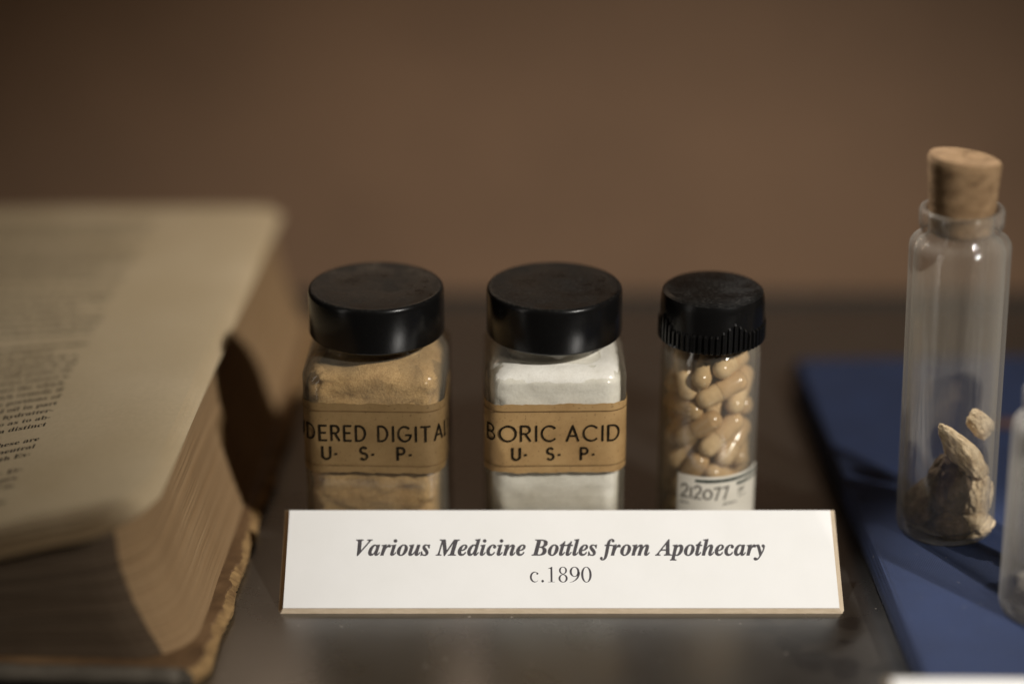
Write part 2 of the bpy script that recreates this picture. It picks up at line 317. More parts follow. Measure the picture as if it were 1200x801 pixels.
# ------------------------------------------------------------------ stroke lettering
def arc(cx, cy, rx, ry, a0, a1, n=14):
    return [(cx + rx * math.cos(R(a0 + (a1 - a0) * i / n)), cy + ry * math.sin(R(a0 + (a1 - a0) * i / n))) for i in range(n + 1)]
GL = {  # strokes on a unit height, advance width
    'D': (.72, [[(0, 0), (0, 1)], [(0, 1), (.22, 1)] + arc(.22, .5, .46, .5, 90, -90)[1:] + [(0, 0)]]),
    'E': (.52, [[(.5, 1), (0, 1), (0, 0), (.5, 0)], [(0.03, .52), (.42, .52)]]),
    'R': (.60, [[(0, 0), (0, 1), (.28, 1)] + arc(.28, .75, .27, .25, 90, -90)[1:] + [(.03, .5)], [(.27, .48), (.58, 0)]]),
    'P': (.56, [[(0, 0), (0, 1), (.28, 1)] + arc(.28, .74, .26, .26, 90, -90)[1:] + [(.03, .48)]]),
    'O': (1.0, [arc(.5, .5, .5, .5, 90, 450, 30)[:-1] + [(.5, 1.0)]]),
    'W': (.95, [[(0, 1), (.24, 0), (.475, .8), (.71, 0), (.95, 1)]]),
    'I': (.06, [[(.03, 0), (.03, 1)]]),
    'G': (.92, [arc(.47, .5, .47, .5, 48, 350, 26) + [(.93, .44), (.55, .44)]]),
    'T': (.62, [[(0, 1), (.62, 1)], [(.31, .97), (.31, 0)]]),
    'A': (.72, [[(0, 0), (.36, 1), (.72, 0)], [(.13, .33), (.59, .33)]]),
    'L': (.48, [[(0, 1), (0, 0), (.48, 0)]]),
    'S': (.56, [arc(.28, .755, .245, .245, 40, 270, 16) + arc(.28, .255, .265, .255, 90, -140, 16)[1:]]),
    'B': (.60, [[(0, 0), (0, 1), (.27, 1)] + arc(.27, .76, .24, .24, 90, -90)[1:] + [(.03, .52)], [(.27, .52)] + arc(.27, .26, .31, .26, 90, -90)[1:] + [(0, 0)]]),
    'C': (.84, [arc(.48, .5, .48, .5, 45, 315, 26)]),
    'U': (.62, [[(0, 1), (0, .3)] + arc(.31, .3, .31, .3, 180, 360)[1:] + [(.62, 1)]]),
    '.': (.10, [[(.0, .40), (.09, .40)]]),
    '2': (.62, [arc(.29, .72, .27, .28, 170, -35, 14) + [(.0, .0), (.62, .02)]]),
    '1': (.16, [[(.08, 0), (.08, .82)]]),
    '0': (.72, [arc(.36, .36, .36, .36, 90, 450, 24)[:-1] + [(.36, .72)]]),
    '7': (.56, [[(.0, .82), (.52, .90), (.16, -.08)]]),
    ' ': (.45, []),
}
def layout(text, size, sx=1.0, gap=.20, spaces=None):
    out = []; x = 0
    for ch in text:
        w, st = GL[ch]
        for s in st: out.append([((x + px * sx) * size, py * size) for px, py in s])
        x += w * sx + gap
    w = (x - gap) * size
    return out, w
def ribbons(strokes, width, mapper, lift=0.12):
    V, Fc = [], []
    for si, st in enumerate(strokes):
        pts = [Vector(p) for p in st]; fine = [pts[0]]
        for a, b_ in zip(pts, pts[1:]):
            k = max(1, int((b_ - a).length / 0.7))
            for i in range(1, k + 1): fine.append(a.lerp(b_, i / k))
        base = len(V); n = len(fine); lf = lift + 0.006 * (si % 4)
        for i, p in enumerate(fine):
            d0 = (fine[i] - fine[i - 1]).normalized() if i else (fine[1] - fine[0]).normalized()
            d1 = (fine[i + 1] - fine[i]).normalized() if i < n - 1 else d0
            t = (d0 + d1); t = t.normalized() if t.length > 1e-4 else d1
            nrm = Vector((-t.y, t.x)); k = 1.0 / max(0.55, nrm.dot(Vector((-d1.y, d1.x))))
            h = width * 0.5 * k * (1 + 0.18 * nz(p.x, p.y, si * 3.1, .9))
            e = t * (width * .3 if i == n - 1 else (-width * .3 if i == 0 else 0))
            for sgn in (1, -1):
                q = p + nrm * h * sgn + e
                V.append(mapper(q.x, q.y, lf))
        for i in range(n - 1):
            a = base + 2 * i; Fc.append((a, a + 1, a + 3, a + 2))
    return V, Fc

# ------------------------------------------------------------------ square powder jars
HW, CR = 20.5, 6.0
def rsq(h, r, n=8):
    """rounded square outline counter-clockwise"""
    pts = []
    for cx, cy, a0 in ((h - r, h - r, 0), (-h + r, h - r, 90), (-h + r, -h + r, 180), (h - r, -h + r, 270)):
        pts += [(cx + r * math.cos(R(a0 + 90 * i / n)), cy + r * math.sin(R(a0 + 90 * i / n))) for i in range(n + 1)]
        if a0 < 360:
            nx = pts[-1]
    return pts
def blend(h, r, rad, t, z):
    """between rounded square (t=0) and circle of radius rad (t=1), equal point counts"""
    out = []
    for (x, y) in rsq(h, r):
        a = math.atan2(y, x); cx, cy = rad * math.cos(a), rad * math.sin(a)
        out.append((x * (1 - t) + cx * t, y * (1 - t) + cy * t, z))
    return out
def front_map(h, r):
    """perimeter coordinate s from the middle of the front face (-y), height z, outward lift"""
    f = h - r
    def mp(s, z, l):
        sg = 1 if s >= 0 else -1; a = abs(s); q = r * math.pi / 2
        if a <= f: x, y, nx, ny = a, -h, 0, -1
        elif a <= f + q:
            t = (a - f) / r; x, y = f + r * math.sin(t), -f - r * math.cos(t); nx, ny = math.sin(t), -math.cos(t)
        else: x, y, nx, ny = h, -f + (a - f - q), 1, 0
        return (sg * (x + nx * l), y + ny * l, z)
    return mp
def jar(name, label, loc, rz, powder, plabel, lab, words, size, usp, sx, gap, usp_x, usp_gap, seed, ltag, split):
    t = thing(name, label, 'bottle', loc, (0, 0, rz))
    # glass: base, body, shoulder, neck
    rings = [blend(HW - 2.5, CR, 17, .25, 0.0), blend(HW - .8, CR, 18, .06, 0.5), blend(HW, CR, 18, 0, 2.2)]
    rings += [blend(HW, CR, 18, 0, z) for z in (10, 20, 30, 40, 50, 58.3)]
    for i in range(1, 9):
        a = i / 8 * math.pi / 2
        rings.append(blend(HW - 3.6 * (1 - math.cos(a)), CR, 18.4 - 1.6 * (1 - math.cos(a)), .75 * (i / 8) ** 1.5, 58.3 + 4.5 * math.sin(a)))
    rings += [blend(HW, CR, 16.4, 1, 63.1), blend(HW, CR, 16.2, 1, 64.0), blend(HW, CR, 17.2, 1, 64.5), blend(HW, CR, 17.2, 1, 65.5), blend(HW, CR, 16.2, 1, 66.0), blend(HW, CR, 16.2, 1, 74)]
    build('glass_body', *loft(rings), 'jar_glass', t, True, sharp=50)
    # inner wall seen edge-on as the thickness of the glass
    irn = [blend(HW - 1.4, 5, 14, 0, z) for z in (3.0, 30, 56.8)]
    for i in range(1, 6):
        a = i / 5 * math.pi / 2
        irn.append(blend(HW - 1.4 - 3.6 * (1 - math.cos(a)), 5, 15.5, .75 * (i / 5) ** 1.5, 56.8 + 4.0 * math.sin(a)))
    irn.append(blend(HW, CR, 13.4, 1, 66))
    build('glass_inner_wall', *loft(irn, True, False), 'jar_glass', t, True)
    # cap
    cp = [(0.2, 66.2), (19.0, 66.0), (19.6, 66.3), (19.9, 66.9), (19.9, 78.6), (19.75, 79.5), (19.3, 80.05), (18.6, 80.2), (17.8, 80.0), (9, 79.9), (0.2, 79.9)]
    build('cap', *lathe(cp, 96), 'cap', t, True, sharp=60)
    # paper label wrapped round front and sides
    mp = front_map(HW, CR); zs = [29.6 + i * (51.6 - 29.6) / 12 for i in range(13)]; L = 47.0; ns = 96
    V, Fc = [], []
    for iz, z in enumerate(zs):
        for i in range(ns + 1):
            s = -L + 2 * L * i / ns
            w = 0.22 + 0.10 * nz(s, z, seed, .12) + (0.16 * max(0, nz(s, z, seed + 9, .35)) if iz in (0, 12) else 0)
            dz = (0.45 * nz(s, seed, iz, .22) + .30 * nz(s, seed + 2, iz, .9) + .2 * nz(s, seed + 4, iz, 2.1)) if iz in (0, 12) else 0
            V.append(mp(s, z + dz, max(0.12, w)))
    for iz in range(12):
        for i in range(ns):
            a = iz * (ns + 1) + i; Fc.append((a, a + 1, a + ns + 2, a + ns + 1))
    lb = build('paper_label', V, Fc, lab, t, True); tag(lb, ltag)
    # thin printed rules
    for z0 in (31.9, 49.3):
        V, Fc = ribbons([[(-40, z0), (40, z0 + .15)]], 0.30, mp, 0.42)
        build('rule', V, Fc, 'label_line', lb)
    st = []
    for wi, word in enumerate(words.split()):
        s_, w = layout(word, size, sx, gap)
        x0 = split[0] - w if wi == 0 else split[1]
        st += [[(x + x0, y + 40.0) for x, y in q] for q in s_]
    V, Fc = ribbons(st, 0.58, mp, 0.46)
    build('lettering', V, Fc, 'label_ink', lb)
    alls = []
    for k, ch in enumerate('USP'):
        st, w = layout(ch, usp, .95)
        x0 = usp_x + (k - 1) * usp_gap - w / 2
        alls += [[(x + x0, y + 34.0) for x, y in s] for s in st]
        alls += [[(x0 + w + 1.4, 34.0 + usp * .42), (x0 + w + 1.8, 34.0 + usp * .42)]]
    V, Fc = ribbons(alls, 0.66, mp, 0.46)
    build('lettering', V, Fc, 'label_ink', lb)
    # powder: lumpy mass filling the jar
    lumpy = 1.0 if powder == 'powder_tan' else 0.35
    rg = []; zs = [3.6] + [4 + i * 1.1 for i in range(48)] + [56.8, 57.6, 58.4, 59.2, 59.9, 60.5, 61.0, 61.4, 61.7] + ([62.6, 64.0, 65.4] if powder == 'powder_white' else [62.4])
    for k, z in enumerate(zs):
        h = HW - 1.6; rt = min(1, max(0, (z - 56.8) / 4.9)); rt = 1 - math.sqrt(1 - rt * rt)
        P = rsq(h, 4.8, 6); out = []; ring = []
        for i in range(len(P)):       # resample the flats too
            a, b_ = Vector(P[i]), Vector(P[(i + 1) % len(P)])
            kk = 14 if (b_ - a).length > 8 else 1
            out += [a.lerp(b_, q / kk) for q in range(kk)]
        for p in out:
            d = 1 - lumpy * (0.14 * max(0, nz(p.x, p.y, z + seed * 5, .20) - .08) + 0.05 * max(0, .10 - abs(nz(p.x, p.y, z + seed, .24))) / .10) - .004 * nz(p.x, p.y, z, 1.1)
            cp_ = p.normalized() * (12.9 if z > 61.7 else 13.2)
            p = p.lerp(cp_, rt)
            zz = z - (max(0, .4 + 2.0 * lumpy * nz(p.x, p.y, seed, .10)) * (z - 52) / 9 if z > 52 else 0)
            ring.append((p.x * d, p.y * d, zz))
        rg.append(ring)
    po = build(powder, *loft(rg), powder, None, True)
    po.location = t.location; po.rotation_euler = t.rotation_euler
    tag(po, plabel, 'powder', kind='stuff')
    return t
jar('powder_bottle', 'square glass bottle with black cap and faded label of powdered digitalis', (-39.7, 14, 0), R(-2.0), 'powder_tan', 'lumpy tan powder filling the square digitalis bottle',
    'label_old', 'POWDERED DIGITALIS', 4.7, 3.9, .82, .30, -2.6, 10.9, 3, 'brownish label reading powdered digitalis U.S.P.', (-1.9, 1.8))
jar('powder_bottle', 'square glass bottle with black cap and amber label of boric acid', (12.4, 14, 0), R(1.0), 'powder_white', 'white powder filling the square boric acid bottle',
    'label_amber', 'BORIC ACID', 4.8, 3.7, .96, .31, -1.6, 9.9, 11, 'amber label reading boric acid U.S.P.', (-0.2, 3.2))

# ------------------------------------------------------------------ capsule vial
VX, VY, VR = 58.7, 14.0, 14.6
t = thing('capsule_vial', 'round glass vial of tan capsules with ribbed black screw cap', 'vial', (VX, VY, 0))
prof = [(0.2, 1.2), (11, 1.0), (12.6, 0.0), (14.0, 0.6), (14.6, 2.0), (14.6, 59), (14.4, 61), (13.6, 62.6), (12.8, 63.6), (12.6, 70)]
build('glass_body', *lathe(prof, 72), 'vial_glass', t, True, sharp=50)
build('glass_inner_wall', *loft([[(r * math.cos(2 * math.pi * k / 64), r * math.sin(2 * math.pi * k / 64), z) for k in range(64)] for r, z in ((12.9, 2.2), (13.3, 3), (13.3, 59), (12.4, 62), (11.4, 64))], True, False), 'vial_glass', t, True)
# cap: smooth crown, ribbed skirt with stepped skyline of ribs
n = 336; zs = [64.6, 65.0, 66.0, 67.5, 68.6, 69.2, 69.8, 70.4, 71.0, 71.6, 72.2, 72.8, 73.4, 74.0, 75.0]
rings = [[(.2 * math.cos(2 * math.pi * k / n), .2 * math.sin(2 * math.pi * k / n), 64.7) for k in range(n)],
         [(15.0 * math.cos(2 * math.pi * k / n), 15.0 * math.sin(2 * math.pi * k / n), 64.5) for k in range(n)]]
for z in zs:
    ring = []
    for k in range(n):
        a = 2 * math.pi * k / n; rib = (k % 6) < 3
        ph = ((k // 6) + 1) % 14; peak = max(0, 3 - abs(ph - 4.0) * 0.9)
        top = 69.9 + peak * 1.25
        r = 15.85 if z <= top and rib else (15.2 if z <= top else 15.3)
        if z < 64.9: r -= .3
        ring.append((r * math.cos(a), r * math.sin(a), z))
    rings.append(ring)
for r, z in ((15.2, 76.5), (15.05, 77.9), (14.7, 78.8), (14.0, 79.3), (13.0, 79.5), (8, 79.45), (.2, 79.45)):
    rings.append([(r * math.cos(2 * math.pi * k / n), r * math.sin(2 * math.pi * k / n), z) for k in range(n)])
build('cap', *loft(rings), 'cap', t, True, sharp=32)
# label on the glass
def cyl_map(r):
    def mp(s, z, l):
        a = s / r; return ((r + l) * math.sin(a), -(r + l) * math.cos(a), z)
    return mp
mp = cyl_map(VR); V, Fc = [], []
for z in (6, 12, 18, 25.2):
    for i in range(61):
        s = -10.2 + 30 * i / 60; V.append(mp(s, z + (0.12 * nz(s, z, 4, .4) if z > 20 else 0), 0.15))
for iz in range(3):
    for i in range(60):
        a = iz * 61 + i; Fc.append((a, a + 1, a + 62, a + 61))
lb = build('paper_label', V, Fc, 'vial_label', t, True); tag(lb, 'white label with handwritten number and green rules')
V, Fc = ribbons([[(-4.2, 23.7), (18, 23.9)], [(8.6, 22.0), (18, 22.1)]], 1.05, mp, 0.22)
build('rule', V, Fc, 'green_ink', lb)
st, w = layout('212077', 4.2, .78, .17)
V, Fc = ribbons([[(x - 8.6, y + 17.9) for x, y in s] for s in st], 0.55, mp, 0.22)
build('lettering', V, Fc, 'pen_ink', lb)
scr = [[(9.2, 18.2), (9.4, 20.4), (10.0, 18.9), (10.4, 20.6), (10.8, 19.2), (11.6, 20.6)], [(9.2, 17.4), (12.2, 17.9)],
       [(-9, 15.8), (-8.4, 16.5), (-7.8, 15.8), (-7, 16.4), (-6.4, 15.8)], [(4, 15.6), (4.6, 16.4), (5.2, 15.7), (6, 16.5), (6.8, 15.7), (7.6, 16.5), (8.6, 15.8)]]
V, Fc = ribbons(scr, 0.28, mp, 0.22)
build('lettering', V, Fc, 'pen_ink', lb)

# capsules: placed ones in front, others settle round them
CL, CRD = 16.6, 3.15
def capsule_mesh():
    pr = [(0.05, -CL / 2)]
    r1, r2 = CRD * .925, CRD
    for i in range(1, 9):
        a = i / 8 * math.pi / 2; pr.append((r1 * math.sin(a), -CL / 2 + r1 * (1 - math.cos(a))))
    pr += [(r1, -1.0), (r1, -0.86), (r2 * .985, -0.80), (r2, -0.55), (r2, 0.5)]
    for i in range(1, 9):
        a = i / 8 * math.pi / 2; pr.append((r2 * math.cos(a), CL / 2 - r2 + r2 * math.sin(a)))
    pr[-1] = (0.05, CL / 2)
    V, Fc = lathe(pr, 22)
    me = bpy.data.meshes.new('capsule'); me.from_pydata([tuple(c * MM for c in v) for v in V], [], Fc)
    me.polygons.foreach_set('use_smooth', [True] * len(me.polygons)); me.set_sharp_from_angle(angle=R(45)); me.materials.append(M['capsule'])
    return me
cap_me = capsule_mesh()
rng = np.random.default_rng(5)
def pix(px, py, y):
    """point on the plane y = const seen at a photo pixel"""
    u, v = (px - 600) / F_PX, (400.5 - py) / F_PX
    d = Vector((u, math.cos(PITCH) + v * math.sin(PITCH), -math.sin(PITCH) + v * math.cos(PITCH)))
    k = (y - CAM.y) / d.y
    return CAM + d * k
# pixel, plane y, direction of the axis
anchors = [((866, 432), 8.0, (1, .25, .12)), ((855, 471), 5.2, (1, -.15, .62)), ((836, 506), 5.6, (1, .3, .62)), ((856, 516), 3.6, (.85, -.1, .85)),
           ((815, 463), 10.0, (.12, 1, .15)), ((839, 456), 9.0, (.35, 1, .2)), ((814, 489), 9.5, (.15, 1, -.1)), ((876, 526), 6.5, (.35, .2, 1)),
           ((817, 545), 6.4, (.9, .5, .25)), ((862, 553), 5.5, (1, .3, -.12)), ((880, 483), 12, (-.3, 1, .1)), ((884, 500), 16, (.3, 1, .2))]
P, D = [], []
for (pp, yy, dr) in anchors:
    w_ = pix(*pp, yy); P.append((w_.x - VX, w_.y - VY, w_.z)); D.append(dr)
na = len(P); ntot = 46
for i in range(ntot - na):
    z = rng.uniform(6, 52); a = rng.uniform(0, 6.28); r = 9 * math.sqrt(rng.uniform(0, 1))
    y = r * math.sin(a)
    if z > 24 and y < -1: y = abs(y)
    P.append((r * math.cos(a), y, z)); dv = rng.normal(size=3); dv[2] *= .6; D.append(tuple(dv))
P = np.array(P, float); D = np.array(D, float); D /= np.linalg.norm(D, axis=1)[:, None]
offs = np.linspace(-1, 1, 5) * (CL / 2 - CRD)
wgt = np.ones(ntot); wgt[:na] = 0.30
for it in range(500):
    C = (P[:, None, :] + D[:, None, :] * offs[None, :, None])              # spheres of each capsule
    X = C.reshape(-1, 3); own = np.repeat(np.arange(ntot), 5)
    df = X[:, None, :] - X[None, :, :]; ds = np.linalg.norm(df, axis=2) + 1e-9
    ov = 2 * CRD * 1.0 - ds; ov[own[:, None] == own[None, :]] = 0; ov = np.clip(ov, 0, None)
    push = (df / ds[:, :, None] * ov[:, :, None] * 0.22).sum(1)
    rad = np.linalg.norm(X[:, :2], axis=1) + 1e-9; ex = np.clip(rad - (13.15 - CRD), 0, None)
    push[:, :2] -= X[:, :2] / rad[:, None] * ex[:, None] * 0.7
    lo = np.clip(2.6 + CRD - X[:, 2], 0, None); push[:, 2] += lo * 0.7
    hi = np.clip(X[:, 2] - (60.5 - CRD), 0, None); push[:, 2] -= hi * 0.5
    push = push.reshape(ntot, 5, 3)
    wf = np.where((np.abs(ex) + lo).reshape(ntot, 5).max(1) > 0, np.maximum(wgt, .6), wgt)
    P += push.mean(1) * wf[:, None] * 1.4
    if it < 380: P[na:, 2] -= 0.02
    tq = (push * offs[None, :, None]).sum(1) / (offs ** 2).sum()
    D += tq * wf[:, None]; D /= np.linalg.norm(D, axis=1)[:, None]
for i in range(ntot):
    o = bpy.data.objects.new('capsule', cap_me); COL.objects.link(o)
    o.location = (Vector(P[i]) + Vector((VX, VY, 0))) * MM
    q = Vector(D[i]).to_track_quat('Z', 'Y'); o.rotation_mode = 'QUATERNION'; o.rotation_quaternion = q
    lbl = {0: 'tan capsule lying topmost on the heap, just under the ribbed cap', 9: 'tan capsule lying right above the green rule of the vial label'}.get(i, 'tan gelatin capsule heaped inside the round vial')
    tag(o, lbl, 'capsule', 'capsules in the round vial')

# ------------------------------------------------------------------ caption cards
def plain_text(body, size, off=0.0):
    cu = bpy.data.curves.new('txt', 'FONT'); cu.body = body; cu.size = size; cu.resolution_u = 3; cu.offset = off
    ob = bpy.data.objects.new('txt', cu); COL.objects.link(ob)
    bpy.context.view_layer.update()
    me = bpy.data.meshes.new_from_object(ob.evaluated_get(bpy.context.evaluated_depsgraph_get()))
    V = [(v.co.x, v.co.y) for v in me.vertices]; Fc = [tuple(p.vertices) for p in me.polygons]
    bpy.data.objects.remove(ob); bpy.data.curves.remove(cu); bpy.data.meshes.remove(me)
    return V, Fc
def math_bi(s):      # bold italic serif letters
    r = ''
    for c in s:
        if 'A' <= c <= 'Z': r += chr(0x1D468 + ord(c) - 65)
        elif 'a' <= c <= 'z': r += chr(0x1D482 + ord(c) - 97)
        else: r += c
    return r
def math_b(s):       # upright bold serif letters
    r = ''
    for c in s:
        if 'A' <= c <= 'Z': r += chr(0x1D400 + ord(c) - 65)
        elif 'a' <= c <= 'z': r += chr(0x1D41A + ord(c) - 97)
        elif '0' <= c <= '9': r += chr(0x1D7CE + ord(c) - 48)
        else: r += c
    return r
def ring_glyph(V, Fc, ox, co, ci, a0=0, a1=360, n=36):
    base = len(V)
    for i in range(n + 1):
        a = R(a0 + (a1 - a0) * i / n)
        V.append((ox + co[0] + co[2] * math.cos(a), co[1] + co[3] * math.sin(a)))
        V.append((ox + ci[0] + ci[2] * math.cos(a), ci[1] + ci[3] * math.sin(a)))
    for i in range(n):
        b_ = base + 2 * i; Fc.append((b_, b_ + 2, b_ + 3, b_ + 1))
def poly_glyph(V, Fc, ox, pts):
    base = len(V); V.extend((ox + x, y) for x, y in pts); Fc.append(tuple(range(base, base + len(pts))))
def roman_date():
    """c.1890 in a light serif face, em = 1"""
    V, Fc = [], []; x = 0
    ring_glyph(V, Fc, x, (.225, .225, .200, .235), (.262, .225, .155, .200), 48, 318)
    poly_glyph(V, Fc, x, arc(.345, .375, .045, .045, 0, 360, 14)[:-1]); x += .444
    poly_glyph(V, Fc, x, arc(.125, .045, .056, .056, 0, 360, 14)[:-1]); x += .25
    poly_glyph(V, Fc, x, [(.215, .02), (.295, .02), (.295, .676), (.28, .676), (.11, .595), (.115, .575), (.185, .60), (.215, .57)])
    poly_glyph(V, Fc, x, [(.118, 0), (.394, 0), (.394, .017), (.118, .017)]); x += .5
    ring_glyph(V, Fc, x, (.25, .512, .172, .165), (.252, .512, .098, .138)); ring_glyph(V, Fc, x, (.25, .166, .195, .18), (.25, .166, .112, .150)); x += .5
    ring_glyph(V, Fc, x, (.245, .455, .212, .222), (.245, .455, .118, .192))
    tail = [(.44, .45, .05), (.425, .32, .045), (.375, .20, .038), (.29, .10, .028), (.18, .03, .018), (.04, -.012, .008)]
    base = len(V)
    for (a, b_, h) in tail: V.append((x + a + h * .8, b_ - h * .5)); V.append((x + a - h * .8, b_ + h * .5))
    for i in range(len(tail) - 1): Fc.append((base + 2 * i, base + 2 * i + 1, base + 2 * i + 3, base + 2 * i + 2))
    x += .5
    ring_glyph(V, Fc, x, (.25, .331, .226, .345), (.25, .331, .130, .318)); x += .5
    return V, Fc, x
def card(name, label, base, tilt, w, h, rz=0, roll=0):
    """board leaning back by tilt from the vertical; local x right, y up the slope, z out of the face"""
    t = thing(name, label, 'caption card', base, (R(90) - tilt, 0, 0))
    t.rotation_euler = (Euler((0, 0, rz)).to_matrix() @ Euler((R(90) - tilt, 0, 0)).to_matrix() @ Euler((0, 0, roll)).to_matrix()).to_euler()
    bv, th = 2.1, 2.0
    V = [(-w / 2, 0, -th), (w / 2, 0, -th), (w / 2, h, -th), (-w / 2, h, -th),
         (-w / 2 + bv * .75, bv, 0), (w / 2 - bv * .75, bv, 0), (w / 2 - bv * .75, h - bv * .6, 0), (-w / 2 + bv * .75, h - bv * .6, 0)]
    build('bevelled_board', V, [(0, 3, 2, 1), (4, 5, 6, 7), (0, 1, 5, 4), (1, 2, 6, 5), (2, 3, 7, 6), (3, 0, 4, 7)], 'core', t)
    e = .02
    x0, x1, y0, y1 = -w / 2 + bv * .75 + e, w / 2 - bv * .75 - e, bv + e, h - bv * .6 - e
    build('face_paper', *box(x0, x1, y0, y1, 0.02, 0.25), 'card', t)
    # prop behind the board, hidden by it
    zc = math.cos(tilt); 
    ps = []
    a0, a1 = 8.0, h - 7
    # triangular prop reaching the shelf
    def down(y, z):    # local point straight below on the shelf
        k = (y * math.cos(tilt) + z * math.sin(tilt))
        return (y - k * math.cos(tilt), z - k * math.sin(tilt))
    q0, q1 = (a0, -th - .05), (a1, -th - .05); r0, r1 = down(*q0), down(*q1)
    V = []
    for x in (-w * .22, w * .22):
        for (yy, zz) in (q0, q1, r1, r0): V.append((x, yy, zz))
    build('prop', V, [(0, 1, 2, 3), (7, 6, 5, 4), (0, 4, 5, 1), (1, 5, 6, 2), (2, 6, 7, 3), (3, 7, 4, 0)], 'back_board', t)
    return t
TILT = R(57)
ct = card('caption_card', 'white caption card naming medicine bottles, cream edges, in front of three bottles', (14.0, -38.2, 0.3), TILT, 161.3, 35.2, 0, 0)
V, Fc = plain_text(math_bi('Various Medicine Bottles from Apothecary'), 1.0, 0.011)
xs = [v[0] for v in V]; k = 118.4 / (max(xs) - min(xs)); x0 = (max(xs) + min(xs)) / 2
bl = 19.0
build('lettering', [((x - x0) * k, y * k * 1.10 + bl, 0.30) for x, y in V], Fc, 'ink_grey', ct)
V, Fc, wd = roman_date(); k = 6.7
build('lettering', [((x - wd / 2) * k + 0.0, y * k * 1.10 + bl - 8.65, 0.30 + .003 * (i % 1)) for i, (x, y) in enumerate(V)], Fc, 'ink_grey', ct)
card('caption_card', 'plain white caption card edge standing before the blue book', (163, -131.0, 0.3), TILT, 138, 35, R(-1.0))

# ------------------------------------------------------------------ open book
B = thing('open_book', 'thick old open book with yellowed printed page and ragged worn cover', 'book', (-92, -68, 0), (0, 0, R(-2.7)))
# local: x to the left is negative, origin near the lower fore-edge corner; y runs up the page
PL, PWD, CRN = 236.0, 150.0, 17.0
def outline(flare, grow=0.0, crn=CRN):
    """page outline from gutter along tail, round the corner, up the fore-edge, along the head, back"""
    fx = flare; pts = []
    nT, nC, nF = 14, 8, 40
    for i in range(nT): pts.append((-PWD + (PWD + fx - crn) * i / nT, -3.0 - grow))
    for i in range(nC): 
        a = -90 + 90 * i / nC; pts.append((fx - crn + crn * math.cos(R(a)), -3.0 + crn + crn * math.sin(R(a)) - grow * max(0, -math.sin(R(a)))))
    for i in range(nF + 1): pts.append((fx, -3.0 + crn + (PL - crn) * i / nF))
    pts.append((-PWD, PL - 3.0))
    return pts
def top_z(x, y):
    s = max(0.0, -x); near = max(0.0, 1 - y / 150.0)
    return 50.0 - (8.5 * near + 0.8) * (s / 42.0) ** 1.35 - 2.2 * math.exp(-max(0, 6 - s) * 0) * 0 + 0.5 * nz(x, y, 1, .02)
levels = 96; rings = []; tailf = []
for i in range(levels + 1):
    f = i / levels
    fl = 10.5 * (1 - f) ** 1.4 - 2.0 * math.sin(f * math.pi) - 5.0
    jit = 0.13 * random.uniform(-1, 1) + (0.4 * random.uniform(-1, .2) if random.random() < .12 else 0)
    ring = []
    for (x, y) in outline(fl + jit, jit * .8 - 1.0 + 1.5 * nz(0, 0, f * 7)):
        zt = top_z(x - fl, y) - 0.6
        w = nz(x, y, f * 12, .05) * 0.4
        ring.append((x + w, y + w * .6, 5.2 + (zt - 5.2) * f))
    rings.append(ring)
V, Fc = loft(rings)
n = len(rings[0]); midx = []
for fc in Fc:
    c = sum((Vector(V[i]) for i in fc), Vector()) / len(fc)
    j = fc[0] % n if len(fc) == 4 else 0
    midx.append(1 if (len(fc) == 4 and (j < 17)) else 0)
build('page_block', V, Fc, None, B, False, ['fore_edge', 'shaded_tail'], midx)
# a few loose upper leaves whose curled edges show, then the printed page
def leaf(name, fl, lift, sag, thick=0.16, edge_curl=0.0, seed=0, ext=0.0):
    """sheet over the block; thickness below, curling down at the fore-edge"""
    grid = []; nu, nv = 30, 60
    for j in range(nv + 1):
        row = []
        y = -3.0 - ext + (PL + ext) * j / nv
        for i in range(nu + 1):
            u = (i / nu) ** 0.6; x = -PWD + (PWD + fl) * u
            # rounded lower corner: pull the edge in
            yb = y
            if x > fl - CRN:
                q = (x - (fl - CRN)) / CRN; low = -3.0 - ext + CRN - CRN * math.sqrt(max(0, 1 - q * q))
                yb = low + (PL - 3.0 - low) * (j / nv)
            s = fl - x
            z = top_z(x - fl, yb) + lift - edge_curl * math.exp(-s / 4.0) - sag * math.exp(-(yb + 3) / 5.0) + 0.25 * nz(x, yb, seed, .03)
            row.append((x, yb, z))
        grid.append(row)
    V = [p for r in grid for p in r]; m_ = len(V)
    V += [(x, y, z - thick) for x, y, z in V]
    idx = lambda j, i: j * (nu + 1) + i
    Fc = []
    for j in range(nv):
        for i in range(nu):
            a, b_, c, d = idx(j, i), idx(j, i + 1), idx(j + 1, i + 1), idx(j + 1, i)
            Fc.append((a, b_, c, d)); Fc.append((d + m_, c + m_, b_ + m_, a + m_))
    for i in range(nu):
        Fc.append((idx(0, i) + m_, idx(0, i + 1) + m_, idx(0, i + 1), idx(0, i)))
        Fc.append((idx(nv, i), idx(nv, i + 1), idx(nv, i + 1) + m_, idx(nv, i) + m_))
    for j in range(nv):
        Fc.append((idx(j, nu) + m_, idx(j + 1, nu) + m_, idx(j + 1, nu), idx(j, nu)))
        Fc.append((idx(j, 0), idx(j + 1, 0), idx(j + 1, 0) + m_, idx(j, 0) + m_))
    return build(name, V, Fc, 'page', B, True, sharp=40)
leaf('leaf', -2.2, -0.15, 1.6, .30, 1.6, 3, 3.4)
leaf('leaf', -3.4, 0.45, 1.3, .30, 1.1, 5, 2.6)
leaf('leaf', -4.6, 1.0, 0.9, .30, 0.8, 7, 1.6)
FL = -5.8
pg = leaf('printed_page', FL, 1.55, 0.6, .25, 0.5, 9); tag(pg, 'yellowed top page with small black print')
